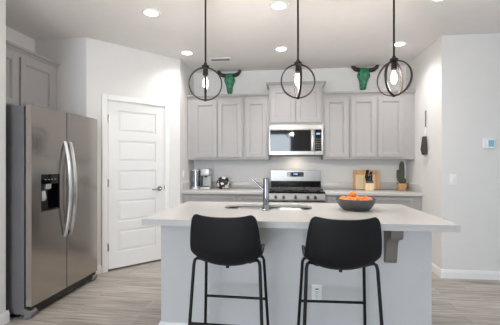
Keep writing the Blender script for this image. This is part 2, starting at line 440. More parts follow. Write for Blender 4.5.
for x, y in ((-1.2, 0.4), (1.2, 0.4), (-1.2, -2.2), (1.6, -2.2)):   # the lamps of the living area behind
    d = bpy.data.lights.new('living_lamp', 'SPOT'); d.energy = P_LIVING*4; d.color = WARM; d.spot_size = math.radians(168); d.spot_blend = 1.0; d.shadow_soft_size = 0.06
    lo = bpy.data.objects.new('living_lamp', d); COL.objects.link(lo); lo.location = (x, y, H-0.02)

vt = thing('ceiling_vent', 'small white slatted air vent in the ceiling near the left skull', 'vent', (-0.93, 4.43, H))
mesh('frame', MB().box(-1.075, -0.785, 4.36, 4.375, H-0.01, H).box(-1.075, -0.785, 4.485, 4.50, H-0.01, H).box(-1.075, -1.06, 4.375, 4.485, H-0.01, H).box(-0.80, -0.785, 4.375, 4.485, H-0.01, H), M_TRIM, vt)
mesh('backing', MB().box(-1.06, -0.80, 4.375, 4.485, H-0.003, H), M_SLOT, vt)
for k in range(4):
    y = 4.387+k*0.026
    mesh('slat', MB().box(-1.06, -0.80, -0.009, 0.009, -0.0008, 0.0008).xform(Matrix.Translation((0, y, H-0.008)) @ Matrix.Rotation(0.6, 4, 'X')), M_TRIM, vt)

# pendants
def ring_band(R, w, t, n=56):
    lp = []
    for i in range(n):
        a = 2*PI*i/n; c, s_ = math.cos(a), math.sin(a)
        lp.append([((R-t)*c, -w/2, (R-t)*s_), ((R)*c, -w/2, R*s_), (R*c, w/2, R*s_), ((R-t)*c, w/2, (R-t)*s_)])
    lp.append(lp[0])
    return MB().loft(lp, False, False)
R = 0.138; CZ = 1.945
pend = [(-0.676, math.radians(14), 'orb pendant light hanging left, beside the left bull skull'), (0.079, math.radians(8), 'orb pendant light hanging in the middle, in front of the microwave cabinet'), (0.812, math.radians(-43), 'orb pendant light hanging right, beside the right bull skull')]
proto = None
for x, rz, lb in pend:
    if proto is None:
        proto = thing('orb_pendant_light', lb, 'pendant light', (x, 2.62, CZ), rz, group='orb pendants over the island')
        mesh('ceiling_canopy', MB().lathe([(0, H-CZ), (0.062, H-CZ), (0.062, H-CZ-0.012), (0.05, H-CZ-0.026), (0.012, H-CZ-0.03), (0, H-CZ-0.03)]), M_PEND, proto, local=True)
        mesh('rod', MB().cyl((0, 0, R), (0, 0, H-CZ-0.03), 0.0075, n=12), M_PEND, proto, local=True)
        mesh('hub', MB().lathe([(0, R+0.035), (0.012, R+0.033), (0.016, R+0.02), (0.03, R+0.012), (0.03, R-0.006), (0.02, R-0.012), (0, R-0.012)], 20), M_PEND, proto, local=True)
        mesh('ring', ring_band(R, 0.017, 0.009), M_PEND, proto, local=True)
        mesh('ring', ring_band(R-0.003, 0.017, 0.009).xform(Matrix.Rotation(PI/2, 4, 'Z')), M_PEND, proto, local=True)
        mesh('lamp_socket', MB().lathe([(0, R-0.01), (0.019, R-0.012), (0.022, R-0.05), (0.022, R-0.066), (0, R-0.066)], 18), M_PEND, proto, local=True)
        b = mesh('bulb', MB().lathe([(0.012, R-0.064), (0.015, R-0.08), (0.03, R-0.11), (0.034, R-0.135), (0.029, R-0.16), (0.014, R-0.176), (0, R-0.18)], 20), M_BULBGLASS, proto, local=True)
        b['label'] = 'glowing clear glass bulb'
        mesh('filament', MB().lathe([(0, R-0.075), (0.008, R-0.08), (0.020, R-0.11), (0.026, R-0.135), (0.020, R-0.158), (0, R-0.168)], 12), M_FIL, b, local=True)
        mesh('finial', MB().lathe([(0, -R+0.012), (0.009, -R+0.01), (0.012, -R-0.004), (0, -R-0.008)], 14), M_PEND, proto, local=True)
        o = proto
    else:
        o = copy_tree(proto); o.location = (x, 2.62, CZ); o.rotation_euler = (0, 0, rz); o['label'] = lb
    d = bpy.data.lights.new('bulb_lamp', 'POINT'); d.energy = P_BULB*4; d.color = (1, 0.94, 0.86); d.shadow_soft_size = 0.03
    lo = bpy.data.objects.new('bulb_lamp', d); COL.objects.link(lo); lo.location = (x, 2.62, CZ+R-0.19)

# ------------------------------------------------------------------ cabinets
def shaker(x0, x1, z0, z1, t=0.02, fw=0.058):
    """a door facing -y whose face lies at y=0 and back at y=t"""
    mb = MB()
    mb.box(x0, x0+fw, 0, t, z0, z1, bev=0.0025).box(x1-fw, x1, 0, t, z0, z1, bev=0.0025)
    mb.box(x0+fw, x1-fw, 0, t, z0, z0+fw, bev=0.0025).box(x0+fw, x1-fw, 0, t, z1-fw, z1, bev=0.0025)
    a0, a1, b0, b1 = x0+fw-0.001, x1-fw+0.001, z0+fw-0.001, z1-fw+0.001; s_ = 0.013
    mb.loft([[(a0, 0.004, b0), (a1, 0.004, b0), (a1, 0.004, b1), (a0, 0.004, b1)], [(a0+0.004, 0.008, b0+0.004), (a1-0.004, 0.008, b0+0.004), (a1-0.004, 0.008, b1-0.004), (a0+0.004, 0.008, b1-0.004)],
             [(a0+s_-0.002, 0.008, b0+s_-0.002), (a1-s_+0.002, 0.008, b0+s_-0.002), (a1-s_+0.002, 0.008, b1-s_+0.002), (a0+s_-0.002, 0.008, b1-s_+0.002)],
             [(a0+s_, 0.0165, b0+s_), (a1-s_, 0.0165, b0+s_), (a1-s_, 0.0165, b1-s_), (a0+s_, 0.0165, b1-s_)]], False, True)
    return mb
CROWN = [(0.0, 0.0), (0.010, 0.0), (0.012, 0.012), (0.018, 0.018), (0.036, 0.030), (0.039, 0.033), (0.039, 0.05), (0.0, 0.05)]
def crown_front(mb, x0, x1, yf, z, scale=1.0, ext=(0, 0), depth=None):
    """crown running along the front (and returning on open ends)"""
    def loop(x, sx): return [(x+sx*o_*scale, yf-o_*scale, z+h*scale) for o_, h in CROWN]
    L0 = loop(x0, -1 if ext[0] else 0); L1 = loop(x1, 1 if ext[1] else 0)
    mb.loft([L0, L1])
    for side, x, sx in ((0, x0, -1), (1, x1, 1)):
        if ext[side]:
            mb.loft([[(x+sx*o_*scale, yf-o_*scale, z+h*scale) for o_, h in CROWN], [(x+sx*o_*scale, yf+depth, z+h*scale) for o_, h in CROWN]])
def upper(label, x0, x1, z0, z1, yf, doors, crown_z, ext=(0, 0), grp='grey shaker wall cabinets'):
    c = thing('wall_cabinet', label, 'cabinet', ((x0+x1)/2, W, z0), group=grp)
    d = W-yf
    mb = MB().box(x0+0.001, x1-0.001, yf, W-0.001, z0, z1, bev=0.002)
    mesh('body', mb, M_CAB, c, smooth=False)
    for a, b in doors:
        mesh('door', shaker(a, b, z0+0.033, z1-0.04).xform(Matrix.Translation((0, yf-0.02, 0))), M_CAB, c, smooth=False)
    cm = MB(); crown_front(cm, x0, x1, yf, crown_z, 1.0, ext, d-0.002)
    mesh('crown_moulding', cm, M_CAB, c, smooth=False)
    return c
YU = W-0.335
UZ0, UZ1 = 1.352, 2.252
upper('grey two-door wall cabinet under the left bull skull, next to the pantry wall', -1.484, -0.642, UZ0, UZ1, YU, [(-1.384, -1.035), (-1.021, -0.668)], UZ1)
upper('narrow grey single-door wall cabinet left of the microwave', -0.640, -0.2745, UZ0, UZ1, YU, [(-0.612, -0.305)], UZ1)
upper('short raised two-door grey cabinet above the microwave', -0.2725, 0.4925, 1.848, 2.408, YU-0.002, [(-0.242, 0.102), (0.114, 0.462)], 2.408, (1, 1))
upper('narrow grey single-door wall cabinet right of the microwave', 0.4945, 0.857, UZ0, UZ1, YU, [(0.520, 0.836)], UZ1)
upper('grey two-door wall cabinet under the right bull skull, next to the right wall', 0.859, 1.724, UZ0, UZ1, YU, [(0.880, 1.215), (1.241, 1.573)], UZ1)

# cabinet over the refrigerator: faces +x, built facing -y and turned
FX = -2.665
def turn(mb): return mb.xform(Matrix(((0, -1, 0, 0), (1, 0, 0, 0), (0, 0, 1, 0), (0, 0, 0, 1))))   # (x,y)->( -y, x): front -y becomes +x
fc = thing('wall_cabinet', 'grey two-door wall cabinet above the refrigerator', 'cabinet', (-2.944, 2.94, 1.86), group=None)
FZ0, FZ1 = 1.85, 2.40
mesh('body', MB().box(-2.943, FX, 2.42, 3.488, FZ0, FZ1, bev=0.002), M_CAB, fc, smooth=False)
for a, b in ((2.452, 2.908), (2.955, 3.41)):
    mesh('door', turn(shaker(a, b, FZ0+0.012, FZ1-0.045)).xform(Matrix.Translation((FX+0.02, 0, 0))), M_CAB, fc, smooth=False)
cm = MB(); crown_front(cm, 2.42, 3.488, 0, FZ1, 1.0, (0, 0), 0.3); turn(cm).xform(Matrix.Translation((FX, 0, 0)))
mesh('crown_moulding', cm, M_CAB, fc, smooth=False)

# base cabinets
YB = 4.455
def base_unit(label, x0, x1, fronts):
    c = thing('base_cabinet', label, 'cabinet', ((x0+x1)/2, W, 0), group='grey base cabinets along the back wall')
    mesh('body', MB().box(x0+0.001, x1-0.001, YB, W-0.002, 0.10, 0.872).box(x0+0.001, x1-0.001, YB+0.07, W-0.002, 0.0, 0.10), M_CAB, c, smooth=False)
    for a, b in fronts:
        d = mesh('drawer', shaker(a, b, 0.715, 0.845, fw=0.035).xform(Matrix.Translation((0, YB-0.02, 0))), M_CAB, c, smooth=False)
        mesh('door', shaker(a, b, 0.13, 0.695).xform(Matrix.Translation((0, YB-0.02, 0))), M_CAB, c, smooth=False)
    return c
base_unit('grey base cabinet below the coffee maker', -1.486, -0.70, [(-1.44, -0.735)])
base_unit('grey base cabinet left of the gas range', -0.698, -0.276, [(-0.665, -0.305)])
base_unit('grey base cabinet right of the gas range', 0.495, 1.10, [(0.525, 1.07)])
base_unit('grey base cabinet below the potted cactus', 1.102, 1.726, [(1.135, 1.615)])
# back counters with splash
YC = 4.415
def back_counter(label, x0, x1, side):
    c = thing('countertop', label, 'countertop', ((x0+x1)/2, W, 0.874))
    mesh('slab', MB().box(x0, x1, YC, W-0.001, 0.8725, 0.914, bev=0.003), M_QTZ, c)
    b = MB().box(x0, x1, W-0.021, W-0.001, 0.9145, 1.016, bev=0.002)
    mesh('backsplash', b, M_QTZ, c)
    s_ = MB().box(x0, x0+0.02, YC+0.006, W-0.022, 0.9145, 1.016, bev=0.002) if side < 0 else MB().box(x1-0.02, x1, YC+0.006, W-0.022, 0.9145, 1.016, bev=0.002)
    mesh('side_splash', s_, M_QTZ, c)
back_counter('white quartz counter along the back wall left of the range', -1.486, -0.275, -1)
back_counter('white quartz counter along the back wall right of the range', 0.494, 1.726, 1)

# ------------------------------------------------------------------ island
IX0, IX1, IY0, IY1 = -0.985, 1.037, 2.095, 3.15
BX0, BX1, BY0, BY1 = -0.955, 0.981, 2.36, 3.11
isl = thing('kitchen_island', 'pale grey-painted island wall with white baseboard under the quartz top', 'kitchen island', (0.01, 2.73, 0))
ib = MB().box(BX0, BX1, BY0, BY0+0.12, 0, 0.868, bev=0.006)
ib.box(BX0, BX0+0.02, BY0+0.12, BY1, 0, 0.868).box(BX1-0.02, BX1, BY0+0.12, BY1, 0, 0.868).box(BX0+0.02, BX1-0.02, BY1-0.02, BY1, 0, 0.868)
mesh('body', ib, M_ISL, isl, smooth=False)
bb = MB(); prof = [(0, 0), (0.014, 0), (0.014, 0.068), (0.010, 0.080), (0.006, 0.094), (0, 0.096)]
bb.loft([[(BX0-o_, BY0-o_, z) for o_, z in prof], [(BX1+o_, BY0-o_, z) for o_, z in prof]])
bb.loft([[(BX0-o_, BY0-o_, z) for o_, z in prof], [(BX0-o_, BY1, z) for o_, z in prof]])
bb.loft([[(BX1+o_, BY0-o_, z) for o_, z in prof], [(BX1+o_, BY1, z) for o_, z in prof]])
mesh('baseboard', bb, M_TRIM, isl, smooth=False)
# corbels (side profile in y,z; y measured toward the viewer from the island wall)
cp = [(0, 0), (0.17, 0), (0.17, -0.055), (0.155, -0.075), (0.135, -0.082), (0.105, -0.088), (0.08, -0.105), (0.066, -0.135), (0.058, -0.19), (0.05, -0.24), (0.04, -0.26), (0.015, -0.265), (0, -0.265)]
for xc in (-0.60, 0.70):
    o = mesh('corbel', MB().prism([(BY0-a, 0.868+b) for a, b in cp], 'x', xc-0.038, xc+0.038, bev=0.003), M_CORB, isl, smooth=False)
    o['label'] = 'taupe scrolled wooden corbel under the overhang'

def rrect(x0, x1, y0, y1, r, n=8):
    pts = []
    for cx_, cy_, a0 in ((x1-r, y1-r, 0), (x0+r, y1-r, PI/2), (x0+r, y0+r, PI), (x1-r, y0+r, 3*PI/2)):
        for i in range(n+1):
            a = a0+PI/2*i/n; pts.append((cx_+r*math.cos(a), cy_+r*math.sin(a)))
    return pts
HX0, HX1, HY0, HY1 = -0.545, 0.20, 2.655, 2.985
def slab_with_hole(outer, inner, z0, z1):
    t = bmesh.new()
    def lp(pts):
        vs = [t.verts.new((x, y, z1)) for x, y in pts]
        return [t.edges.new((vs[i], vs[(i+1) % len(vs)])) for i in range(len(vs))]
    es = lp(outer)+lp(inner)
    bmesh.ops.triangle_fill(t, use_beauty=True, use_dissolve=False, edges=es)
    r = bmesh.ops.extrude_face_region(t, geom=t.faces[:])
    for v in [g for g in r['geom'] if isinstance(g, bmesh.types.BMVert)]: v.co.z = z0
    bmesh.ops.recalc_face_normals(t, faces=t.faces)
    mb = MB(); mb._merge(t); return mb
top = slab_with_hole(rrect(IX0, IX1, IY0, IY1, 0.008, 3), rrect(HX0, HX1, HY0, HY1, 0.11), 0.894, 0.914)
apron = slab_with_hole(rrect(IX0, IX1, IY0, IY1, 0.008, 3), rrect(IX0+0.29, IX1-0.29, HY0-0.09, HY1+0.09, 0.02), 0.8705, 0.894)
_m = bpy.data.meshes.new('t'); apron.bm.to_mesh(_m); top.bm.from_mesh(_m); bpy.data.meshes.remove(_m)
ct = tag(mesh('island_countertop', top, M_QTZ, smooth=False), 'white quartz island top with a sink cut into it', 'countertop')
bv = ct.modifiers.new('bevel', 'BEVEL'); bv.width = 0.003; bv.segments = 2; bv.limit_method = 'ANGLE'; bv.angle_limit = math.radians(50)

sk = thing('kitchen_sink', 'stainless double-bowl sink set under the island top', 'sink', (-0.17, 2.82, 0.66))
fl = slab_with_hole(rrect(HX0-0.03, HX1+0.03, HY0-0.03, HY1+0.03, 0.12), rrect(HX0+0.002, HX1-0.002, HY0+0.002, HY1-0.002, 0.108), 0.886, 0.8935)
mesh('rim', fl, M_STEELH, sk, smooth=False)
for x0, x1, rr_ in ((HX0+0.002, -0.192, 0.09), (-0.152, HX1-0.002, 0.09)):
    lps = []
    for k_, z, r in ((0, 0.8855, rr_), (0.004, 0.80, rr_), (0.01, 0.70, 0.08), (0.03, 0.668, 0.06), (0.09, 0.66, 0.03)):
        lps.append([(x, y, z) for x, y in rrect(x0+k_, x1-k_, HY0+0.002+k_, HY1-0.002-k_, r)])
    o = mesh('basin', MB().loft(lps, False, True), M_SINK, sk)
    sm = o.modifiers.new('solid', 'SOLIDIFY'); sm.thickness = 0.0015
    mesh('drain', MB().lathe([(0, 0.005), (0.03, 0.005), (0.042, 0.002), (0.042, 0.0), (0, 0)], 24, ((x0+x1)/2, 2.82, 0.6605)), M_CHROME, sk)
mesh('divider', MB().box(-0.193, -0.151, HY0+0.02, HY1-0.02, 0.80, 0.858, bev=0.008), M_STEELH, sk)

fx, fy = -0.176, 2.607
fa = thing('kitchen_faucet', 'tall chrome faucet with side lever on the island', 'faucet', (fx, fy, 0.914))
mesh('base_ring', MB().lathe([(0, 0), (0.034, 0), (0.034, 0.006), (0.030, 0.010), (0, 0.010)], 28, (fx, fy, 0.914)), M_CHROME, fa)
mesh('body', MB().lathe([(0, 0.010), (0.0245, 0.010), (0.0245, 0.248), (0.022, 0.260), (0.0, 0.262)], 28, (fx, fy, 0.914)), M_CHROME, fa)
mesh('spout', MB().tube([(fx, fy, 1.145), (fx, fy+0.06, 1.155), (fx, fy+0.13, 1.158), (fx, fy+0.175, 1.145), (fx, fy+0.195, 1.115), (fx, fy+0.198, 1.075)], [0.019, 0.018, 0.017, 0.017, 0.018, 0.018], 16), M_CHROME, fa)
mesh('lever', MB().tube([(fx-0.015, fy, 1.075), (fx-0.04, fy, 1.095), (fx-0.115, fy, 1.168)], [0.010, 0.008, 0.006], 12), M_CHROME, fa)

# outlet in the island wall
def plate(name, label, cat, c, n, w, h, kind, mod=None):
    """wall plate: c centre on wall, n = facing axis ('-y','+x')"""
    t = thing(name, label, cat, c)
    ry = {'-y': 0, '+x': PI/2, '-x': -PI/2}[n]; t.rotation_euler = (0, 0, ry)
    mesh('cover_plate', MB().box(-w/2, w/2, -0.006, -0.0005, -h/2, h/2, bev=0.002), M_WHITEP, t, local=True)
    if kind == 'switch':
        mesh('rocker', MB().box(-0.017, 0.017, -0.010, -0.004, -0.033, 0.033, bev=0.002), M_WHITEP, t, local=True)
    else:
        r = mesh('receptacle', MB().box(-0.018, 0.018, -0.008, -0.004, -0.035, 0.035, bev=0.002), M_WHITEP, t, local=True)
        if kind == 'gfci':
            mesh('slot', MB().box(-0.011, 0.011, -0.0088, -0.007, 0.022, 0.030), mat('blue_button', (60, 70, 110), 0.4), r, local=True)
        for z in ((0.006, -0.022) if kind == 'gfci' else (0.016, -0.018)):
            mesh('slot', MB().box(-0.008, -0.0055, -0.0088, -0.007, z-0.005, z+0.006).box(0.0055, 0.008, -0.0088, -0.007, z-0.004, z+0.005).box(-0.003, 0.003, -0.0088, -0.007, z-0.014, z-0.009), M_SLOT, r, local=True)
    return t
plate('wall_outlet', 'white outlet on the island wall behind the right bar stool', 'outlet', (0.204, BY0, 0.368), '-y', 0.072, 0.116, 'gfci')
plate('light_switch', 'white light switch on the wall below the thermostat', 'switch', (1.846, RY, 1.113), '-y', 0.078, 0.118, 'switch')
plate('light_switch', 'white switch plate on the short wall above the left counter corner', 'switch', (-1.487, 4.51, 1.14), '+x', 0.072, 0.116, 'switch')
th = thing('thermostat', 'white wall thermostat with a glowing blue screen', 'thermostat', (2.215, RY, 1.515))
mesh('case', MB().box(2.160, 2.272, RY-0.024, RY-0.0005, 1.456, 1.574, bev=0.006), M_WHITEP, th)
mesh('screen', MB().box(2.205, 2.262, RY-0.0255, RY-0.023, 1.480, 1.552), M_SCREEN, th)

# ------------------------------------------------------------------ range
rg = thing('gas_range', 'stainless gas range with black cooktop in the back counter', 'range', (0.11, W, 0))
x0, x1 = -0.270, 0.490
mesh('body', MB().box(x0, x1, 4.43, W-0.02, 0.06, 0.895, bev=0.002).box(x0+0.03, x1-0.03, 4.48, W-0.05, 0.0, 0.06), M_ENAMEL, rg, smooth=False)
mesh('control_panel', MB().prism([(4.43, 0.79), (4.385, 0.79), (4.385, 0.815), (4.40, 0.893), (4.43, 0.893)], 'x', x0, x1, bev=0.003), M_STEELH, rg, smooth=False)
for px_ in (277.8, 285.3, 296.6, 308.5, 315.3):
    kx = x0+(px_-270.2)/(324.6-270.2)*(x1-x0)
    k = mesh('knob', MB().cyl((kx, 4.398, 0.845), (kx, 4.362, 0.838), 0.021, 0.018, 20).box(kx-0.004, kx+0.004, 4.352, 4.37, 0.822, 0.856, bev=0.001), mat('dark_knob', (96, 94, 93), 0.35, 0.8), rg)
mesh('cooktop', MB().box(x0, x1, 4.395, 4.945, 0.896, 0.916, bev=0.004), M_ENAMEL, rg, smooth=False)
def bar(mb, a, b, r=0.006): mb.box(min(a[0], b[0])-r, max(a[0], b[0])+r, min(a[1], b[1])-r, max(a[1], b[1])+r, 0.936, 0.95, bev=0.002, seg=1)
gw = (x1-x0-0.06)/3
for k in range(3):
    a0 = x0+0.03+k*gw+0.003; a1 = a0+gw-0.006; g = MB()
    for y in (4.43, 4.545, 4.67, 4.795, 4.90): bar(g, (a0, y), (a1, y))
    for x in (a0, (a0+a1)/2, a1): bar(g, (x, 4.43), (x, 4.90))
    for x in (a0, a1):
        for y in (4.43, 4.90): g.box(x-0.007, x+0.007, y-0.007, y+0.007, 0.916, 0.937)
    mesh('burner_grate', g, M_IRON, rg, smooth=False)
for bx_, by_, r in ((x0+0.15, 4.55, 0.045), (x0+0.15, 4.79, 0.036), ((x0+x1)/2, 4.67, 0.05), (x1-0.15, 4.55, 0.042), (x1-0.15, 4.79, 0.036)):
    mesh('burner', MB().lathe([(0, 0.0), (r*1.25, 0.0), (r*1.2, 0.008), (r, 0.009), (r, 0.017), (0, 0.018)], 22, (bx_, by_, 0.9165)), M_IRON, rg)
bgd = mesh('backguard', MB().prism([(4.945, 1.03), (4.950, 1.198), (5.008, 1.198), (5.008, 1.03)], 'x', x0+0.008, x1-0.008, bev=0.004), M_STEELH, rg, smooth=False)
mesh('backguard_skirt', MB().box(x0+0.008, x1-0.008, 4.942, 5.008, 0.896, 1.0295), M_ENAMEL, rg, smooth=False)
SL = Matrix.Translation((0.0, 4.945, 1.03)) @ Matrix.Rotation(-math.atan2(0.005, 0.168), 4, 'X')
dp = mesh('display', MB().box(-0.018, 0.232, -0.003, 0.004, 0.068, 0.136, mtx=SL), M_BLACKG, rg, smooth=False)
dg = MB()
# clock digits 7-segment style "12 00" too small to read: four short lit figures
def seg(mb, cx_, cz_, s_, on):
    w, h, t = 0.006*s_, 0.011*s_, 0.0014*s_
    P = {'a': (-w, w, 2*h-t, 2*h+t), 'd': (-w, w, -t, t), 'g': (-w, w, h-t, h+t), 'b': (w-t, w+t, h, 2*h), 'c': (w-t, w+t, 0, h), 'e': (-w-t, -w+t, 0, h), 'f': (-w-t, -w+t, h, 2*h)}
    for k_ in on:
        a = P[k_]; mb.box(cx_+a[0], cx_+a[1], -0.0042, -0.0031, cz_+a[2], cz_+a[3], mtx=SL)
for i, on in enumerate(('bc', 'abged', 'abcdef', 'abcdef')): seg(dg, 0.078+i*0.019, 0.096, 1.0, on)
mesh('clock_digits', dg, M_LED, dp, smooth=False)
for sx in (0.002, 0.168):
    bt = MB()
    for i in range(4):
        for j in range(2): bt.box(sx+i*0.014, sx+i*0.014+0.008, -0.0042, -0.0031, 0.085+j*0.026, 0.091+j*0.026, mtx=SL)
    mesh('display_lettering', bt, M_GREYP, dp, smooth=False)
od = mesh('oven_door', MB().box(x0+0.004, x1-0.004, 4.388, 4.429, 0.20, 0.78, bev=0.004), M_STEELH, rg, smooth=False)
mesh('oven_window', MB().box(x0+0.12, x1-0.12, 4.385, 4.39, 0.32, 0.62), M_BLACKG, od, smooth=False)
mesh('oven_handle', MB().cyl((x0+0.06, 4.345, 0.735), (x1-0.06, 4.345, 0.735), 0.012).cyl((x0+0.09, 4.345, 0.735), (x0+0.09, 4.39, 0.735), 0.009).cyl((x1-0.09, 4.345, 0.735), (x1-0.09, 4.39, 0.735), 0.009), M_STEELH, od)
mesh('storage_drawer', MB().box(x0+0.004, x1-0.004, 4.39, 4.429, 0.065, 0.19, bev=0.004), M_STEELH, rg, smooth=False)

# ------------------------------------------------------------------ microwave
mw = thing('microwave_oven', 'stainless over-the-range microwave with black glass door', 'microwave', (0.11, W, 1.42))
ym = 4.63; mx0, mx1, mz0, mz1 = -0.268, 0.488, 1.415, 1.842
mesh('body', MB().box(mx0, mx1, ym, W-0.002, mz0, mz1, bev=0.002), M_STEEL, mw, smooth=False)
def mpx(px): return mx0+(px-269.2)/(323.0-269.2)*(mx1-mx0)
zt, zb = 1.765, 1.470
mesh('top_vent_strip', MB().box(mx0, mx1, ym-0.03, ym-0.0005, zt+0.012, mz1-0.002, bev=0.003), M_STEELH, mw, smooth=False)
dr = MB(); hx0, hx1 = mpx(311.1), mpx(313.9)
dr.box(mx0, mx0+0.020, ym-0.03, ym-0.0005, mz0, zt+0.010, bev=0.003).box(mx0+0.02, mpx(314.2), ym-0.03, ym-0.0005, mz0, zb, bev=0.003).box(mx0+0.02, mpx(314.2), ym-0.03, ym-0.0005, zt, zt+0.010, bev=0.002).box(hx0-0.004, mpx(314.2), ym-0.03, ym-0.0005, zb, zt, bev=0.002)
d_ = mesh('door', dr, M_STEELH, mw, smooth=False)
mesh('door_window', MB().box(mx0+0.019, hx0-0.003, ym-0.027, ym-0.001, zb-0.001, zt+0.001), M_BLACKG, d_, smooth=False)
hcx = (hx0+hx1)/2
mesh('door_handle', MB().box(hx0+0.002, hx1-0.002, ym-0.062, ym-0.046, zb+0.004, zt-0.004, bev=0.005).box(hx0+0.006, hx1-0.006, ym-0.047, ym-0.029, zb+0.02, zb+0.045).box(hx0+0.006, hx1-0.006, ym-0.047, ym-0.029, zt-0.045, zt-0.02), M_STEEL, d_)
pn = mesh('control_panel', MB().box(mpx(314.4), mx1, ym-0.03, ym-0.0005, mz0, zt+0.010, bev=0.003), M_STEELH, mw, smooth=False)
mesh('keypad', MB().box(mpx(314.8), mpx(321.2), ym-0.032, ym-0.029, zb, zt), M_BLACKG, pn, smooth=False)
for j in range(5):
    ks = MB()
    for i in range(3):
        ks.box(mpx(315.6)+i*0.026, mpx(315.6)+i*0.026+0.014, ym-0.0332, ym-0.0315, zb+0.03+j*0.033, zb+0.038+j*0.033)
    mesh('keypad_lettering', ks, M_GREYP, pn, smooth=False)
mesh('display', MB().box(mpx(316.2), mpx(320.0), ym-0.0332, ym-0.0315, zt-0.068, zt-0.043), emit('microwave_display', (0.2, 0.4, 0.7), 0.5), pn, smooth=False)
mesh('bottom_vent', MB().box(mx0+0.01, mx1-0.01, ym-0.02, ym+0.30, mz0-0.012, mz0-0.0005), M_BLACKP, mw, smooth=False)
ms = area('microwave_task_lamp', (0.12, 4.87, mz0-0.016), (0.12, 4.95, 0.9), 0.12, 0.05, 0.5, (1.0, 0.88, 0.72))

# ------------------------------------------------------------------ refrigerator
fr = thing('refrigerator', 'stainless side-by-side refrigerator with ice and water dispenser', 'refrigerator', (-2.5, 2.92, 0))
fy0, fy1, fsp = 2.452, 3.392, 2.888
XF = -2.10
mesh('case', MB().box(-2.90, -2.172, fy0+0.002, fy1-0.002, 0.035, 1.768, bev=0.004), M_FCASE, fr, smooth=False)
mesh('base_grille', MB().box(-2.185, -2.125, fy0+0.07, fy1-0.07, 0.035, 0.095), M_BLACKP, fr, smooth=False)
for a, b in ((fy0, fy0+0.07), (fy1-0.07, fy1)):
    mesh('foot_cover', MB().prism([(-2.172, 0.0), (-2.115, 0.012), (-2.10, 0.05), (-2.115, 0.070), (-2.172, 0.085)], 'y', a, b, bev=0.003), M_FBASE, fr, smooth=False)
    mesh('lower_hinge', MB().box(-2.15, -2.11, a+0.012, b-0.02, 0.080, 0.098), M_BLACKP, fr, smooth=False)
for a in (fy0+0.03, fy1-0.07):
    mesh('foot', MB().box(-2.85, -2.25, a, a+0.04, 0.0, 0.035), M_BLACKP, fr, smooth=False)
    mesh('top_hinge', MB().box(-2.20, -2.12, a-0.01, a+0.03, 1.7685, 1.788), M_FBASE, fr, smooth=False)
def fdoor(a, b, z0, z1, hole=None):
    """curved door skin, xy section extruded in z; with a dispenser opening"""
    n = 16
    ys = [a+0.004+(b-a-0.008)*i/n for i in range(n+1)]
    def xf(y): u = (y-(a+b)/2)/((b-a)/2); return XF-0.005*abs(u)**2.2 + 0.001
    mb = MB()
    def sect(y_lo, y_hi, zz0, zz1):
        yy = [y_lo]+[y for y in ys if y_lo+0.002 < y < y_hi-0.002]+[y_hi]
        poly = [(xf(y), y) for y in yy]+[(-2.155, y_hi), (-2.155, y_lo)]
        mb.prism(poly, 'z', zz0, zz1)
    if hole is None: sect(ys[0], ys[-1], z0, z1)
    else:
        h0, h1, hz0, hz1 = hole
        sect(ys[0], ys[-1], z0, hz0); sect(ys[0], ys[-1], hz1, z1); sect(ys[0], h0, hz0, hz1); sect(h1, ys[-1], hz0, hz1)
    return mb
HOLE = (2.556, 2.786, 0.875, 1.195)
ld = mesh('freezer_door', fdoor(fy0, fsp, 0.105, 1.78, HOLE), M_FRIDGE, fr)
rd = mesh('fresh_food_door', fdoor(fsp+0.001, fy1, 0.105, 1.78), M_FRIDGE, fr)
ds = mesh('dispenser', MB().box(-2.165, -2.156, HOLE[0]-0.0, HOLE[1], HOLE[2], HOLE[3])
          .box(-2.156, XF-0.003, HOLE[0], HOLE[0]+0.012, HOLE[2], HOLE[3]).box(-2.156, XF-0.003, HOLE[1]-0.012, HOLE[1], HOLE[2], HOLE[3])
          .box(-2.156, XF-0.003, HOLE[0]+0.012, HOLE[1]-0.012, HOLE[2], HOLE[2]+0.016).box(-2.156, XF-0.002, HOLE[0]+0.012, HOLE[1]-0.012, HOLE[3]-0.085, HOLE[3]), M_BLACKG, ld, smooth=False)
mesh('ice_chute', MB().prism([(-2.155, 1.11), (-2.115, 1.11), (-2.118, 1.065), (-2.155, 1.05)], 'y', 2.635, 2.70, bev=0.004), M_SILVER, ld, smooth=False)
mesh('water_paddle', MB().prism([(-2.155, 1.045), (-2.13, 1.05), (-2.118, 0.985), (-2.13, 0.96), (-2.155, 0.965)], 'y', 2.575, 2.645, bev=0.004), M_SILVER, ld, smooth=False)
for y in (2.60, 2.64, 2.68, 2.72):
    mesh('dispenser_lettering', MB().box(XF-0.003, XF-0.0012, y, y+0.02, 1.145, 1.152), M_GREYP, ld, smooth=False)
def handle(y):
    N = 14; L = []
    for i in range(N+1):
        t = i/N; z = 0.60+0.90*t; bow = math.sin(PI*t)
        x = XF-0.005+0.012+0.058*bow**0.75
        w, th_ = 0.012, 0.010
        L.append([(x-th_, y-w, z), (x+th_*0.6, y-w*0.8, z), (x+th_, y, z), (x+th_*0.6, y+w*0.8, z), (x-th_, y+w, z)])
    return MB().loft(L)
mesh('door_handle', handle(fsp-0.038), M_HANDLE, ld)
mesh('door_handle', handle(fsp+0.038), M_HANDLE, rd)
ring = []
for i in range(18): ring.append((XF-0.004, 3.262+0.011*math.cos(2*PI*i/18), 1.703+0.006*math.sin(2*PI*i/18)))
mesh('brand_badge', MB().tube(ring, 0.0016, 6, True).box(XF-0.012, XF-0.003, 3.276, 3.315, 1.699, 1.707).box(XF-0.012, XF-0.003, 3.240, 3.247, 1.700, 1.706), M_SLOT, rd)

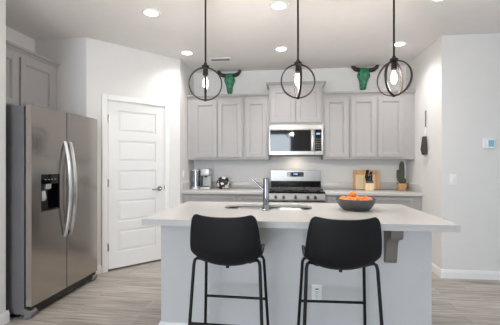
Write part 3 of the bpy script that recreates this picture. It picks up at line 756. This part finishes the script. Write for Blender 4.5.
# ------------------------------------------------------------------ bar stools
def stool_shell():
    prof = [(-0.238, 1.004, 0.158, 0.030), (-0.2375, 0.998, 0.177, 0.034), (-0.236, 0.983, 0.189, 0.036), (-0.233, 0.958, 0.195, 0.038), (-0.227, 0.92, 0.202, 0.041), (-0.219, 0.87, 0.208, 0.044), (-0.208, 0.82, 0.213, 0.048),
            (-0.192, 0.775, 0.216, 0.055), (-0.165, 0.738, 0.217, 0.066), (-0.12, 0.712, 0.217, 0.078), (-0.05, 0.698, 0.216, 0.090), (0.03, 0.696, 0.214, 0.108),
            (0.10, 0.698, 0.209, 0.086), (0.16, 0.702, 0.199, 0.040), (0.20, 0.700, 0.186, 0.018), (0.215, 0.694, 0.165, 0.008)]
    t = bmesh.new(); rows = []; ns = 16; k = len(prof)
    for i, (y, z, hw, curl) in enumerate(prof):
        a = prof[max(0, i-1)]; b = prof[min(k-1, i+1)]
        d = Vector((0, b[0]-a[0], b[1]-a[1])).normalized(); nv = Vector((0, -d.z, d.y))
        if nv.y < 0 and nv.z < 0: nv = -nv
        if nv.y+nv.z < 0: nv = -nv
        row = []
        for j in range(ns+1):
            s_ = -1+2*j/ns
            p = Vector((hw*s_*(1-0.06*abs(s_)**4), y, z))+nv*curl*abs(s_)**2.4
            if i < 4: p.z += (0.010*s_*s_-0.006)*(1-i/4)
            row.append(t.verts.new(p))
        rows.append(row)
    for r0, r1 in zip(rows, rows[1:]):
        for j in range(ns): t.faces.new((r0[j], r0[j+1], r1[j+1], r1[j]))
    bmesh.ops.recalc_face_normals(t, faces=t.faces)
    mb = MB(); mb._merge(t); return mb
def make_stool(label):
    r = thing('bar_stool', label, 'bar stool', (0, 0, 0), group='black bucket-seat bar stools')
    s_ = mesh('seat_shell', stool_shell(), M_SEAT, r, local=True)
    so = s_.modifiers.new('thickness', 'SOLIDIFY'); so.thickness = 0.022; so.offset = 0.0
    su = s_.modifiers.new('smooth', 'SUBSURF'); su.levels = 1; su.render_levels = 2
    for sx in (-1, 1):
        mesh('leg', MB().tube([(sx*0.125, -0.100, 0.724), (sx*0.152, -0.112, 0.738), (sx*0.173, -0.120, 0.743), (sx*0.185, -0.126, 0.735), (sx*0.190, -0.131, 0.712), (sx*0.2035, -0.163, 0.40), (sx*0.226, -0.202, 0.0)], 0.0095, 10), M_LEG, r, local=True)
        mesh('leg', MB().tube([(sx*0.10, 0.125, 0.690), (sx*0.15, 0.126, 0.698), (sx*0.178, 0.128, 0.694), (sx*0.188, 0.130, 0.675), (sx*0.2015, 0.165, 0.40), (sx*0.222, 0.215, 0.0)], 0.0095, 10), M_LEG, r, local=True)
    mesh('footrest_bar', MB().cyl((-0.2025, -0.166, 0.385), (0.2025, -0.166, 0.385), 0.0095, n=10), M_LEG, r, local=True)
    mesh('footrest_bar', MB().cyl((-0.204, 0.163, 0.412), (0.204, 0.163, 0.412), 0.0085, n=10), M_LEG, r, local=True)
    mesh('seat_bracket', MB().box(-0.10, 0.10, 0.06, 0.15, 0.680, 0.690, bev=0.003), M_LEG, r, local=True)
    mesh('seat_screw', MB().cyl((0, -0.10, 0.688), (0, -0.10, 0.702), 0.010, n=12), M_LEG, r, local=True)
    return r
s1 = make_stool('left black bucket-seat bar stool, in front of the faucet side of the island')
s1.location = (-0.343, 1.94, 0); s1.rotation_euler = (0, 0, math.radians(-1))
s2 = copy_tree(s1); s2['label'] = 'right black bucket-seat bar stool, in front of the bowl of oranges'
s2.location = (0.284, 1.94, 0); s2.rotation_euler = (0, 0, math.radians(2.5))

# ------------------------------------------------------------------ fruit bowl
bc = (0.545, 2.715, 0.914)
bo = mesh('fruit_bowl', MB().lathe([(0, 0.004), (0.075, 0.003), (0.08, 0.0), (0.098, 0.0), (0.10, 0.004), (0.122, 0.022), (0.142, 0.05), (0.154, 0.078), (0.158, 0.092), (0.155, 0.093), (0.150, 0.080), (0.136, 0.052), (0.116, 0.027), (0.09, 0.012), (0, 0.010)], 44), M_BOWL, local=True)
bo.location = bc; tag(bo, 'dark grey round bowl of oranges on the island', 'bowl')
po = None
def orange(off, lb, r=0.0285):
    global po
    if po is None:
        po = thing('orange', lb, 'orange', (0, 0, 0), group='oranges in the dark bowl')
        mesh('fruit', MB().sphere((0, 0, 0), 0.0285, (1, 1, 0.88), 18), M_ORANGE, po, local=True)
        mesh('stem_end', MB().lathe([(0, 0.0235), (0.004, 0.0245), (0.003, 0.0265), (0, 0.027)], 8), M_STEM, po, local=True)
        o = po
    else: o = copy_tree(po); o['label'] = lb
    o.location = Vector(bc)+Vector(off); o.rotation_euler = (random.uniform(-.5, .5), random.uniform(-.5, .5), random.uniform(0, 6))
names = {0: 'rightmost orange at the rim of the dark bowl', 1: 'second orange from the right along the far rim of the bowl', 2: 'orange behind the others near the middle right of the far rim', 3: 'orange at the far rim hidden behind the topmost orange', 4: 'second orange from the left along the far rim of the bowl',
         5: 'leftmost orange at the rim of the dark bowl', 6: 'second orange from the left along the near rim of the bowl', 7: 'third orange from the left along the near rim of the bowl', 8: 'third orange from the right along the near rim of the bowl', 9: 'second orange from the right along the near rim of the bowl'}
for i in range(10):
    a = 2*PI*i/10
    orange((0.109*math.cos(a), 0.109*math.sin(a), 0.078+0.004*math.sin(i*2.1)), names[i])
inner = ['orange heaped in the right of the bowl inside the rim row', 'orange heaped at the back of the bowl right of the topmost one', 'orange heaped at the left of the bowl just behind the topmost one', 'orange heaped at the left of the bowl in front of the topmost one', 'orange heaped at the middle front of the bowl inside the rim row']
for i in range(5):
    a = 2*PI*i/5+0.1
    orange((0.051*math.cos(a), 0.051*math.sin(a), 0.085), inner[i])
orange((-0.026, -0.004, 0.124), 'topmost orange sitting on the heap in the bowl')

# ------------------------------------------------------------------ things on the back counter
Z = 0.9145
jx, jy = -1.385, 4.80
jr = thing('glass_canister', 'tall clear glass canister with steel lid in the left counter corner', 'canister', (jx, jy, Z))
mesh('base', MB().lathe([(0, 0), (0.066, 0), (0.066, 0.03), (0.06, 0.034), (0, 0.034)], 28, (jx, jy, Z)), M_SILVER, jr)
mesh('glass_wall', MB().lathe([(0.061, 0.0345), (0.061, 0.272), (0.057, 0.272), (0.057, 0.0345)], 28, (jx, jy, Z)), M_JAR, jr)
mesh('inner_tube', MB().lathe([(0, 0.035), (0.026, 0.035), (0.026, 0.262), (0, 0.262)], 20, (jx, jy, Z)), M_SILVER, jr)
mesh('lid', MB().lathe([(0, 0.273), (0.063, 0.273), (0.064, 0.29), (0.05, 0.297), (0.01, 0.30), (0, 0.30)], 28, (jx, jy, Z)), M_SILVER, jr)
kx, ky = -1.222, 4.80
cf = thing('coffee_maker', 'silver single-cup coffee maker right of the glass canister', 'coffee maker', (kx, ky, Z))
mesh('base', MB().box(kx-0.07, kx+0.07, ky-0.11, ky+0.09, Z, Z+0.035, bev=0.012), M_SILVER, cf)
mesh('drip_tray', MB().box(kx-0.05, kx+0.05, ky-0.10, ky-0.01, Z+0.0355, Z+0.042, bev=0.002), M_SLOT, cf)
mesh('column', MB().box(kx-0.062, kx+0.062, ky+0.0, ky+0.085, Z+0.0355, Z+0.199, bev=0.01), mat('light_grey_plastic', (190, 190, 190), 0.35), cf)
mesh('brew_head', MB().box(kx-0.068, kx+0.068, ky-0.10, ky+0.088, Z+0.20, Z+0.30, bev=0.02, seg=3), M_SILVER, cf)
mesh('brew_spout', MB().cyl((kx, ky-0.05, Z+0.178), (kx, ky-0.05, Z+0.1995), 0.022), M_BLACKP, cf)
mesh('water_tank', MB().box(kx-0.092, kx-0.0705, ky-0.03, ky+0.085, Z+0.001, Z+0.275, bev=0.006), mat('smoky_plastic', (70, 68, 68), 0.2), cf)
px_, py_ = -0.972, 4.82
pt = mesh('round_vase', MB().lathe([(0, 0.0), (0.055, 0.0), (0.062, 0.004), (0.088, 0.03), (0.104, 0.075), (0.103, 0.105), (0.088, 0.145), (0.064, 0.170), (0.050, 0.178), (0.047, 0.174), (0.058, 0.160), (0.06, 0.09), (0, 0.02)], 32), M_PATCH, local=True)
pt.location = (px_, py_, Z); tag(pt, 'squat round black-and-white patterned vase on the left counter', 'vase')

# cutting boards leaning on the backsplash
def board(name, label, x0, x1, h, t, ybase, lean, m, handle=None):
    o = MB()
    if handle: o = slab_with_hole(rrect(x0, x1, 0, h, 0.012, 4), rrect(*handle, 0.012, 5), 0, t).xform(Matrix(((1, 0, 0, 0), (0, 0, -1, 0), (0, 1, 0, 0), (0, 0, 0, 1))))
    else: o.box(x0, x1, -t, 0, 0, h, bev=0.004)
    c = Vector(((x0+x1)/2, 0, 0))
    o.xform(Matrix.Translation((0, ybase, Z+0.003)) @ Matrix.Rotation(-lean, 4, 'X'))
    return tag(mesh(name, o, m, smooth=False, loc=((x0+x1)/2, ybase, Z+0.003)), label, 'cutting board')
board('cutting_board', 'large warm-toned wooden cutting board leaning on the back wall', 0.962, 1.326, 0.285, 0.018, 4.925, 0.20, M_BOARD1, (1.255, 1.298, 0.215, 0.243))
board('cutting_board', 'smaller paler wooden cutting board in front of the larger board', 0.985, 1.262, 0.215, 0.016, 4.898, 0.20, M_BOARD2)
# knife block
kb = thing('knife_block', 'pale wooden knife block with black-handled knives in front of the cutting boards', 'knife block', (1.13, 4.75, Z))
kx0, kx1 = 1.076, 1.186
mesh('block', MB().prism([(4.69, Z), (4.81, Z), (4.845, Z+0.165), (4.775, Z+0.20), (4.69, Z+0.105)], 'x', kx0, kx1, bev=0.003), M_BLOCK, kb, smooth=False)
mesh('slot_face', MB().prism([(4.6905, Z+0.1065), (4.7755, Z+0.202), (4.7725, Z+0.2045), (4.6875, Z+0.109)], 'x', kx0+0.004, kx1-0.004), M_BLACKP, kb, smooth=False)
dirv = Vector((0, -0.74, 0.66)).normalized(); dirv = Vector((0, -0.45, 0.9)).normalized()
for i, (fx_, fb, ln) in enumerate(((0.016, 0.85, 0.115), (0.040, 0.82, 0.12), (0.066, 0.84, 0.09), (0.092, 0.80, 0.10), (0.022, 0.42, 0.085), (0.050, 0.42, 0.075), (0.086, 0.42, 0.08))):
    p = Vector((kx0+fx_, 4.69+0.085*fb, Z+0.107+0.095*fb))
    q = p+dirv*ln+Vector((random.uniform(-.004, .012), 0, 0))
    k_ = thing('knife', ['leftmost knife of the back row in the pale block', 'second knife of the back row in the pale block', 'third knife of the back row in the pale block', 'rightmost knife of the back row in the pale block', 'left knife of the front row in the pale block', 'middle knife of the front row in the pale block', 'right knife of the front row in the pale block'][i], 'knife', p, group='black-handled knives in the block')
    mesh('handle', MB().tube([p+dirv*0.004, p+dirv*(0.02), q], [0.0085, 0.0095, 0.0105], 10), M_BLACKP, k_)
    mesh('rivet', MB().sphere(q+dirv*0.001, 0.006, n=8), M_STEEL, k_)
# cactus
cx_, cy_ = 1.594, 4.80
ca = thing('potted_cactus', 'green columnar cactus in a tan pot at the right end of the counter', 'plant', (cx_, cy_, Z))
mesh('pot', MB().lathe([(0, 0), (0.052, 0), (0.056, 0.005), (0.067, 0.085), (0.070, 0.102), (0.064, 0.102), (0.060, 0.088), (0, 0.088)], 28, (cx_, cy_, Z)), M_POT, ca)
mesh('soil', MB().lathe([(0, 0.0885), (0.0605, 0.0885), (0.05, 0.094), (0, 0.096)], 24, (cx_, cy_, Z)), M_SOIL, ca)
def cactus_stem(pts, rad, ribs=9):
    loops = []; n = ribs*4
    pts = [Vector(p) for p in pts]
    for i, (p, r) in enumerate(zip(pts, rad)):
        a = pts[max(0, i-1)]; b = pts[min(len(pts)-1, i+1)]; d = (b-a).normalized()
        u = Vector((1, 0, 0)); u = (u-d*u.dot(d)).normalized() if abs(d.x) < 0.95 else Vector((0, 0, 1)); w = d.cross(u)
        loops.append([p+(u*math.cos(2*PI*j/n)+w*math.sin(2*PI*j/n))*r*(1+0.13*math.cos(ribs*2*PI*j/n)) for j in range(n)])
    return MB().loft(loops)
b0 = Z+0.092
mesh('stem', cactus_stem([(cx_, cy_, b0+h) for h in (0, 0.03, 0.12, 0.22, 0.28, 0.305, 0.318, 0.322)], [0.028, 0.031, 0.033, 0.033, 0.029, 0.021, 0.011, 0.002]), M_CACT, ca)
mesh('arm', cactus_stem([(cx_-0.028, cy_-0.005, b0+0.045), (cx_-0.043, cy_-0.006, b0+0.055), (cx_-0.052, cy_-0.006, b0+0.09), (cx_-0.054, cy_-0.006, b0+0.16), (cx_-0.054, cy_-0.006, b0+0.19), (cx_-0.054, cy_-0.006, b0+0.20), (cx_-0.054, cy_-0.006, b0+0.204)], [0.016, 0.018, 0.019, 0.019, 0.016, 0.009, 0.002], 8), M_CACT, ca)
mesh('arm', cactus_stem([(cx_+0.034, cy_-0.01, b0+h) for h in (-0.002, 0.03, 0.06, 0.078, 0.084)], [0.018, 0.021, 0.02, 0.011, 0.002], 8), M_CACT, ca)
sp = MB()
for k_ in range(9):
    a = 2*PI*k_/9
    for h in range(9):
        z = b0+0.03+h*0.028; r = 0.0365
        p = Vector((cx_+r*math.cos(a), cy_+r*math.sin(a), z)); sp.cyl(p, p+Vector((math.cos(a)*0.009, math.sin(a)*0.009, 0.003)), 0.0007, 0.0002, 4)
o = mesh('spines', sp, M_SPINE, ca, smooth=False); o['kind'] = 'stuff'

# ------------------------------------------------------------------ bull skulls
def skull_body():
    # z, half-width, depth, y of ridge ; face looks -y, back plane y=0
    rows = [(0.15, 0.030, 0.02), (0.146, 0.062, 0.045), (0.125, 0.072, 0.06), (0.09, 0.073, 0.072), (0.06, 0.082, 0.08), (0.035, 0.084, 0.082), (0.005, 0.070, 0.082), (-0.03, 0.054, 0.078), (-0.07, 0.046, 0.072), (-0.11, 0.043, 0.062), (-0.135, 0.037, 0.05), (-0.148, 0.026, 0.036)]
    L = []
    for z, hw, dp_ in rows:
        lp = []
        for j in range(16):
            t = PI*j/15
            lp.append((-hw*math.cos(t), -dp_*math.sin(t)**0.8-0.004, z))
        L.append(lp)
    return MB().loft(L)
def make_skull(label, loc):
    r = thing('bull_skull', label, 'wall decoration', loc, group='green bull skulls above the cabinets')
    mesh('skull', skull_body(), M_GREEN, r, local=True)
    for sx in (-1, 1):
        pts = [(sx*0.060, -0.04, 0.118), (sx*0.095, -0.045, 0.118), (sx*0.126, -0.052, 0.128), (sx*0.150, -0.06, 0.152), (sx*0.166, -0.066, 0.190), (sx*0.175, -0.068, 0.232), (sx*0.182, -0.066, 0.272)]
        mesh('horn', MB().tube(pts, [0.028, 0.029, 0.027, 0.024, 0.020, 0.015, 0.006], 12), M_HORN, r, local=True)
        mesh('eye_socket', MB().sphere((sx*0.056, -0.053, 0.045), 0.018, (0.9, 0.8, 1.1), 12), M_DARK, r, local=True)
        mesh('nostril', MB().sphere((sx*0.013, -0.052, -0.115), 0.010, (0.7, 0.7, 2.0), 10), M_DARK, r, local=True)
    mesh('hanger', MB().box(-0.01, 0.01, -0.006, -0.0005, 0.10, 0.13), M_SLOT, r, local=True)
    return r
k1 = make_skull('green bull skull with dark horns on the wall right of the left pendant', (-0.906, W, 2.545)); k1.scale = (1.04, 1.05, 1.06)
k2 = copy_tree(k1); k2.location = (1.118, W, 2.555); k2.scale = (1.13, 1.1, 1.1); k2['label'] = 'green bull skull with dark horns on the wall left of the right pendant'
k2.rotation_euler = (0, math.radians(3), 0)

# ------------------------------------------------------------------ hanging tassel on the right wall
ty = 4.31; tx = RX
tz = thing('hanging_tassel', 'dark tassel hanging by a grey strap on the short right wall', 'wall decoration', (tx, ty, 1.70))
mesh('nail', MB().cyl((tx-0.0005, ty, 1.95), (tx-0.02, ty, 1.95), 0.004, n=10), M_NICKEL, tz)
mesh('strap', MB().box(tx-0.016, tx-0.012, ty-0.010, ty+0.010, 1.75, 1.955, bev=0.001), M_STRAP, tz)
mesh('clip', MB().box(tx-0.02, tx-0.008, ty-0.024, ty+0.024, 1.652, 1.72, bev=0.004).tube([(tx-0.014, ty+0.02*math.cos(a), 1.70+0.05*math.sin(a)) for a in [2*PI*i/20 for i in range(20)]], 0.0035, 8, True).box(tx-0.018, tx-0.010, ty-0.034, ty+0.034, 1.632, 1.652, bev=0.002), M_WHITEP, tz)
ts = MB()
for i in range(22):
    a = 2*PI*i/22; rr_ = 0.010+0.012*((i*7) % 5)/5
    ts.tube([(tx-0.030+0.012*math.cos(a), ty+0.026*math.sin(a), 1.632), (tx-0.030+rr_*0.8*math.cos(a), ty+0.040*math.sin(a), 1.56), (tx-0.034+rr_*math.cos(a), ty+0.058*math.sin(a), 1.47), (tx-0.030+rr_*0.7*math.cos(a), ty+0.045*math.sin(a), 1.405+0.02*((i*5) % 4)/4)], [0.009, 0.010, 0.011, 0.007], 6)
o = mesh('fringe', ts, M_TASSEL, tz)
